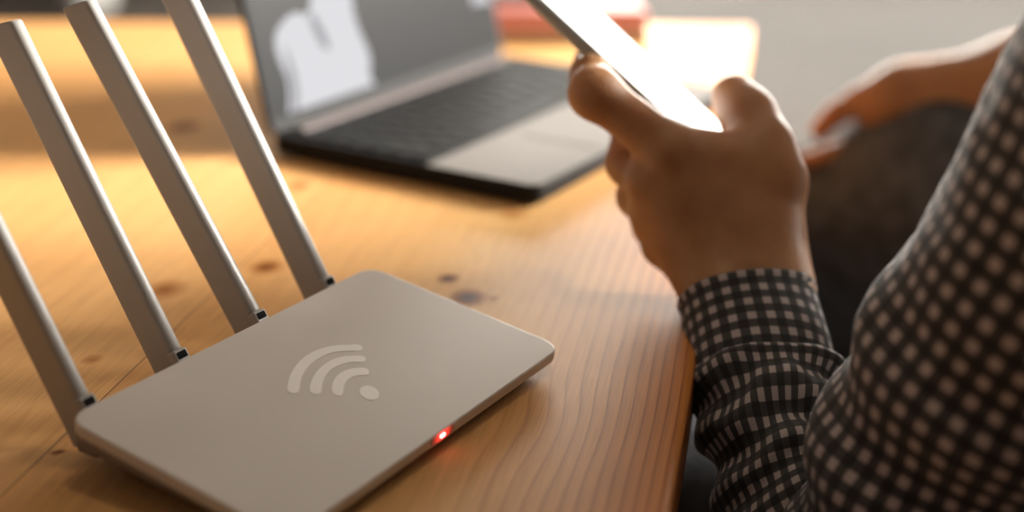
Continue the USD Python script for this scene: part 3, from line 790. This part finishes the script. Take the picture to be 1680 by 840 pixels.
def head(P):
    h = lambda f, s, u: HEAD + HA @ np.array([f, s, u])
    d = ell_d(P, h(-.008, 0, .03), np.array([.096, .076, .088]), HA)
    d = smin(d, ell_d(P, h(.030, 0, -.035), np.array([.062, .056, .085]), HA), .03)
    d = smin(d, cone_d(P, h(.092, 0, .010), h(.106, 0, -.022), .008, .012), .012)
    d = smin(d, cone_d(P, h(.080, -.016, -.062), h(.080, .016, -.062), .008, .008), .008)
    for s_ in (-1, 1):
        d = smin(d, ell_d(P, h(-.005, s_ * .074, -.005), np.array([.018, .007, .030]), HA), .006)
        d = np.maximum(d, -smin(ell_d(P, h(.094, s_ * .031, .014), np.array([.012, .015, .009]), HA), np.full(len(P), 1.0), .001))
        d = smin(d, np.linalg.norm(P - h(.076, s_ * .031, .014), axis=1) - .012, .003)
    return d


def span(pts, r): pts = np.array(pts); return pts.min(0) - r, pts.max(0) + r


lo, hi = span([at(940, 80, .70), at(1320, 120, .78), at(1262, 650, .652), at(1060, 400, .80), at(1340, 430, .72), at(940, 200, .71)], .03)
hl = nets(hand_left, lo, hi, 0.0021)
lo, hi = span([EL_R, at(1310, 300, 1.17), at(1480, 160, 1.13), at(1480, 200, 1.2)], .05)
hr = nets(hand_right, lo, hi, 0.0035)
lo, hi = span([SH_L, SH_R, EL_L, EL_R, KN_L, KN_R, MID_R, HIP, HEAD], .15)
tk = nets(trunk, lo, hi, 0.0085)


def smooth_mesh(m, it=8):
    t = trimesh.Trimesh(*m, process=False)
    cs = t.split(only_watertight=False)
    if len(cs) > 1: t = max(cs, key=lambda c: len(c.faces))
    v0 = np.array(t.vertices)
    trimesh.smoothing.filter_taubin(t, iterations=it)
    v1 = np.array(t.vertices); mv = np.linalg.norm(v1 - v0, axis=1)
    v1 = np.where((mv > 0.006)[:, None], v0, v1)
    return v1, np.array(t.faces)


hl, hr, tk = smooth_mesh(hl, 6), smooth_mesh(hr, 8), smooth_mesh(tk, 6)
# skin relief of the back of the hand: shallow creases over the knuckles and thumb joint
body = part(person, 'body', [hl, hr, tk], M_skin, True)
hh = nets(lambda P: np.maximum(smin(ell_d(P, HEAD + HA @ np.array([-.014, 0, .038]), np.array([.106, .087, .098]), HA), np.full(len(P), 9.0), .001),
                               -np.minimum(np.maximum((P - HEAD) @ hf - .055 + 0.25 * ((P - HEAD) @ tiltv - .05), 0) * -1 + .5, ((P - HEAD) @ tiltv) * .6 + .05 - np.maximum((P - HEAD) @ hf - .02, 0) * 1.4)), *span([HEAD], .14), 0.006)
part(body, 'hair', smooth_mesh(hh, 4), M_hair, True)

# jeans -------------------------------------------------------------------------------
FT_L, FT_R = np.array([-0.02, 0.86, 0.09]), KN_R * [1, 1, 0] + np.array([0.02, -0.02, 0.09])
def jeans(P):
    d = cone_d(P, HIP - [0, 0, .02], HIP + [0, 0, .07], .155, .140)
    d = smin(d, cone_d(P, HIP_L, KN_L, .102, .092), .05)
    d = smin(d, cone_d(P, HIP_R, MID_R, .105, .100), .05)
    d = smin(d, cone_d(P, MID_R, KN_R, .100, .080), .05)
    for k_, f_ in ((KN_L, FT_L), (KN_R, FT_R)):
        d = smin(d, cone_d(P, k_, f_, .078, .058), .02)
    return d + 0.006 * (meshkit.noise(P * 22, 4) - .5)
lo, hi = span([HIP_L, HIP_R, KN_L, KN_R, MID_R, FT_L, FT_R, HIP + [0, 0, .1]], .17)
part(person, 'jeans', smooth_mesh(nets(jeans, lo, hi, 0.011), 3), M_jeans, True)
for ft in (FT_L, FT_R):
    def shoe(P, ft=ft):
        c = ft * [1, 1, 0]
        d = smin(cone_d(P, c - facing * .05 + [0, 0, .045], c + facing * .14 + [0, 0, .035], .042, .034), cone_d(P, c - facing * .04 + [0, 0, .05], c - facing * .04 + [0, 0, .09], .042, .045), .02)
        return np.maximum(d, 0.002 - P[:, 2])
    lo, hi = span([ft * [1, 1, 0] - facing * .1, ft * [1, 1, 0] + facing * .18 + [0, 0, .12]], .06)
    part(person, 'shoe', smooth_mesh(nets(shoe, lo, hi, 0.009), 2), M_chair, True)

# shirt: torso and rolled right sleeve as one body of cloth, the left sleeve as a swept tube with folds
CHK = 0.0093
def shirt(P):
    d = cone_d(P, HIP + [0, 0, .03], mid - [0, 0, .14] - facing * .05, .150, .135)
    for s_ in (SH_L, SH_R):
        d = smin(d, cone_d(P, mid - [0, 0, .03] - facing * .04, s_ * .92 + mid * .08 - [0, 0, .02], .080, .060), .05)
    d = smin(d, cone_d(P, SH_R, SH_R * .25 + EL_R * .75, .064, .056), .03)
    d = smin(d, cone_d(P, SH_L + (EL_L - SH_L) * .12, SH_L * .9 + mid * .1, .0585, .064), .03)
    hole = cone_d(P, NECK, NECK + UP * .1, .060, .08)
    d = np.maximum(d, -hole)
    return d + 0.010 * (meshkit.noise(P * 14, 9) - .5)
lo, hi = span([HIP, SH_L, SH_R, EL_R], .17)
tv = smooth_mesh(nets(shirt, lo, hi, 0.009), 4)
q = tv[0] - HIP
uv = np.column_stack([np.arctan2(q @ facing, q @ side) * 0.15 / CHK, tv[0][:, 2] / CHK])
shirt_part = part(person, 'shirt', tv, M_shirt, True, uv=uv)
col = [NECK - [0, 0, .028] + 0.066 * (math.cos(a) * facing + math.sin(a) * side) + UP * 0.01 * math.cos(a) * -1 for a in np.linspace(0.35, 2 * math.pi - 0.35, 30)]
cv, cf = [], []
for k, p in enumerate(col):
    o = unit((p - NECK) * [1, 1, 0])
    for u_, w_ in ((0.0, 0.0), (0.032, 0.004), (0.034, 0.007), (0.004, 0.018), (0.0, 0.017)):
        cv.append(p + UP * u_ + o * w_)
for k in range(29):
    for j in range(5):
        a0, a1 = k * 5 + j, k * 5 + (j + 1) % 5
        cf += [[a0, a1, a1 + 5], [a0, a1 + 5, a0 + 5]]
cv = np.array(cv)
part(shirt_part, 'collar', (cv, np.array(cf)), M_shirt, True, uv=np.column_stack([np.repeat(np.arange(30), 5) * 1.6, np.tile([0, 3.5, 3.6, 7, 7.4], 30)]))


def sleeve(ctrl, n, nu, checks, fold, shift=0.0, uscale=None, v0=0.0, thick=True):
    """ctrl rows: x, y, z, half width, half thickness. The section's wide axis lies across the view of the forearm."""
    c = spline(np.array(ctrl), n)
    p, rw, rt = c[:, :3], c[:, 3], c[:, 4]
    t = np.gradient(p, axis=0); t /= np.linalg.norm(t, axis=1)[:, None]
    vd = R[:, 2]
    wax = np.cross(t, vd); wax /= np.linalg.norm(wax, axis=1)[:, None]
    if wax[0] @ R[:, 0] < 0: wax = -wax
    tax = np.cross(wax, t)
    s = np.r_[0, np.cumsum(np.linalg.norm(np.diff(p, axis=0), axis=1))]
    ang = np.linspace(0, 2 * np.pi, nu + 1)
    A, S = np.meshgrid(ang, s)
    rad = fold(A, S, s[-1])
    V = p[:, None] + (rw[:, None] + rad)[..., None] * np.cos(A)[..., None] * wax[:, None] + (rt[:, None] + rad)[..., None] * np.sin(A)[..., None] * tax[:, None]
    U = A / (2 * np.pi) * checks
    uv = np.stack([U, (S + v0) / CHK], -1)
    return V.reshape(-1, 3), uv.reshape(-1, 2), n, nu + 1


def grid_faces(n, m):
    i, j = np.meshgrid(np.arange(n - 1), np.arange(m - 1), indexing='ij')
    q = np.stack([i * m + j, i * m + j + 1, (i + 1) * m + j + 1, (i + 1) * m + j], -1).reshape(-1, 4)
    return np.vstack([q[:, [0, 1, 2]], q[:, [0, 2, 3]]])


def cyl_noise(A, S, fa, fs, seed):
    return meshkit.fbm(np.stack([np.cos(A) * fa, np.sin(A) * fa, S * fs], -1).reshape(-1, 3), 3, seed).reshape(A.shape) - 0.5


mm = 0.001
# cuff: from its opening at the wrist down; the first rows turn inwards so that the cloth shows its thickness
cuff_ctrl = [[*at(1222, 477, .703), 34.5 * mm, 25 * mm], [*at(1233, 528, .693), 34.5 * mm, 25.5 * mm], [*at(1244, 582, .681), 35 * mm, 26 * mm], [*at(1253, 632, .670), 35 * mm, 26.5 * mm]]
def cuff_fold(A, S, L): return 0.0022 * cyl_noise(A, S, 1.3, 30, 3) + 0.0006 * np.cos(A * 3) - 0.004 * np.clip(1 - S / 0.0022, 0, 1) ** 2 + 0.0008 * np.exp(-((S - .004) / .002) ** 2)
v, uv, n_, m_ = sleeve(cuff_ctrl, 60, 120, 24, cuff_fold, v0=0.0)
part(shirt_part, 'cuff', (v, grid_faces(n_, m_)), M_shirt, True, uv=uv, label='buttoned gingham cuff at the wrist')
# sleeve: bunched below the cuff, then forearm, elbow and upper arm
sl_ctrl = [[*at(1249, 606, .676), 33.5 * mm, 25 * mm], [*at(1254, 632, .670), 37.5 * mm, 30 * mm], [*at(1266, 690, .655), 34 * mm, 29 * mm], [*at(1300, 800, .636), 38 * mm, 34 * mm],
           [*at(1362, 920, .612), 46 * mm, 44 * mm], [*(EL_L + UP * 0.004), 53 * mm, 53 * mm], [*(EL_L * .78 + SH_L * .22), 57 * mm, 58 * mm], [*(EL_L * .5 + SH_L * .5), 59 * mm, 61 * mm], [*(EL_L * .2 + SH_L * .8), 61 * mm, 64 * mm], [*(SH_L + (SH_L - EL_L) * .03), 60 * mm, 62 * mm]]
def sl_fold(A, S, L):
    q = 0.008 * cyl_noise(A, S, 0.9, 16, 21) + 0.004 * cyl_noise(A, S, 2.4, 42, 22)
    q += 0.0035 * np.sin(S * 260 + 2.5 * np.cos(A - .6) + 8 * cyl_noise(A, S, 1, 8, 5)) * np.exp(-((S - 0.045) / 0.04) ** 2)
    q += 0.004 * np.sin(S * 120 + 3.0 * np.cos(A + 1.0)) * np.exp(-((S - 0.22) / 0.06) ** 2)
    q += -0.004 * np.clip(1 - S / 0.006, 0, 1)
    return q
v, uv, n_, m_ = sleeve(sl_ctrl, 340, 150, 37, sl_fold, v0=0.1)
part(shirt_part, 'sleeve', (v, grid_faces(n_, m_)), M_shirt, True, uv=uv)

# ------------------------------------------------------------------ the chair under the person
chair = thing('chair', 'dark wooden chair under the person beside the table', 'chair', (HIP[0], HIP[1], 0))
TC = frame(np.array([HIP[0], HIP[1], 0]), side, facing, UP)
part(chair, 'seat', tf(rbox(-0.22, 0.22, -0.24, 0.20, 0.342, 0.378, 0.012), TC), M_chair)
for sx in (-1, 1):
    part(chair, 'leg', tf(rbox(sx * .19 - .018, sx * .19 + .018, .15, .186, 0, .346, .005), TC), M_chair)
    part(chair, 'leg', tf(rbox(sx * .19 - .018, sx * .19 + .018, -.225, -.189, 0, .346, .005), TC), M_chair)
    part(chair, 'back_post', tf(rbox(sx * .19 - .018, sx * .19 + .018, -.236, -.205, .37, .82, .005), TC), M_chair)
for z_ in (.52, .64, .76):
    part(chair, 'back_slat', tf(rbox(-.175, .175, -.230, -.214, z_, z_ + .05, .005), TC), M_chair)
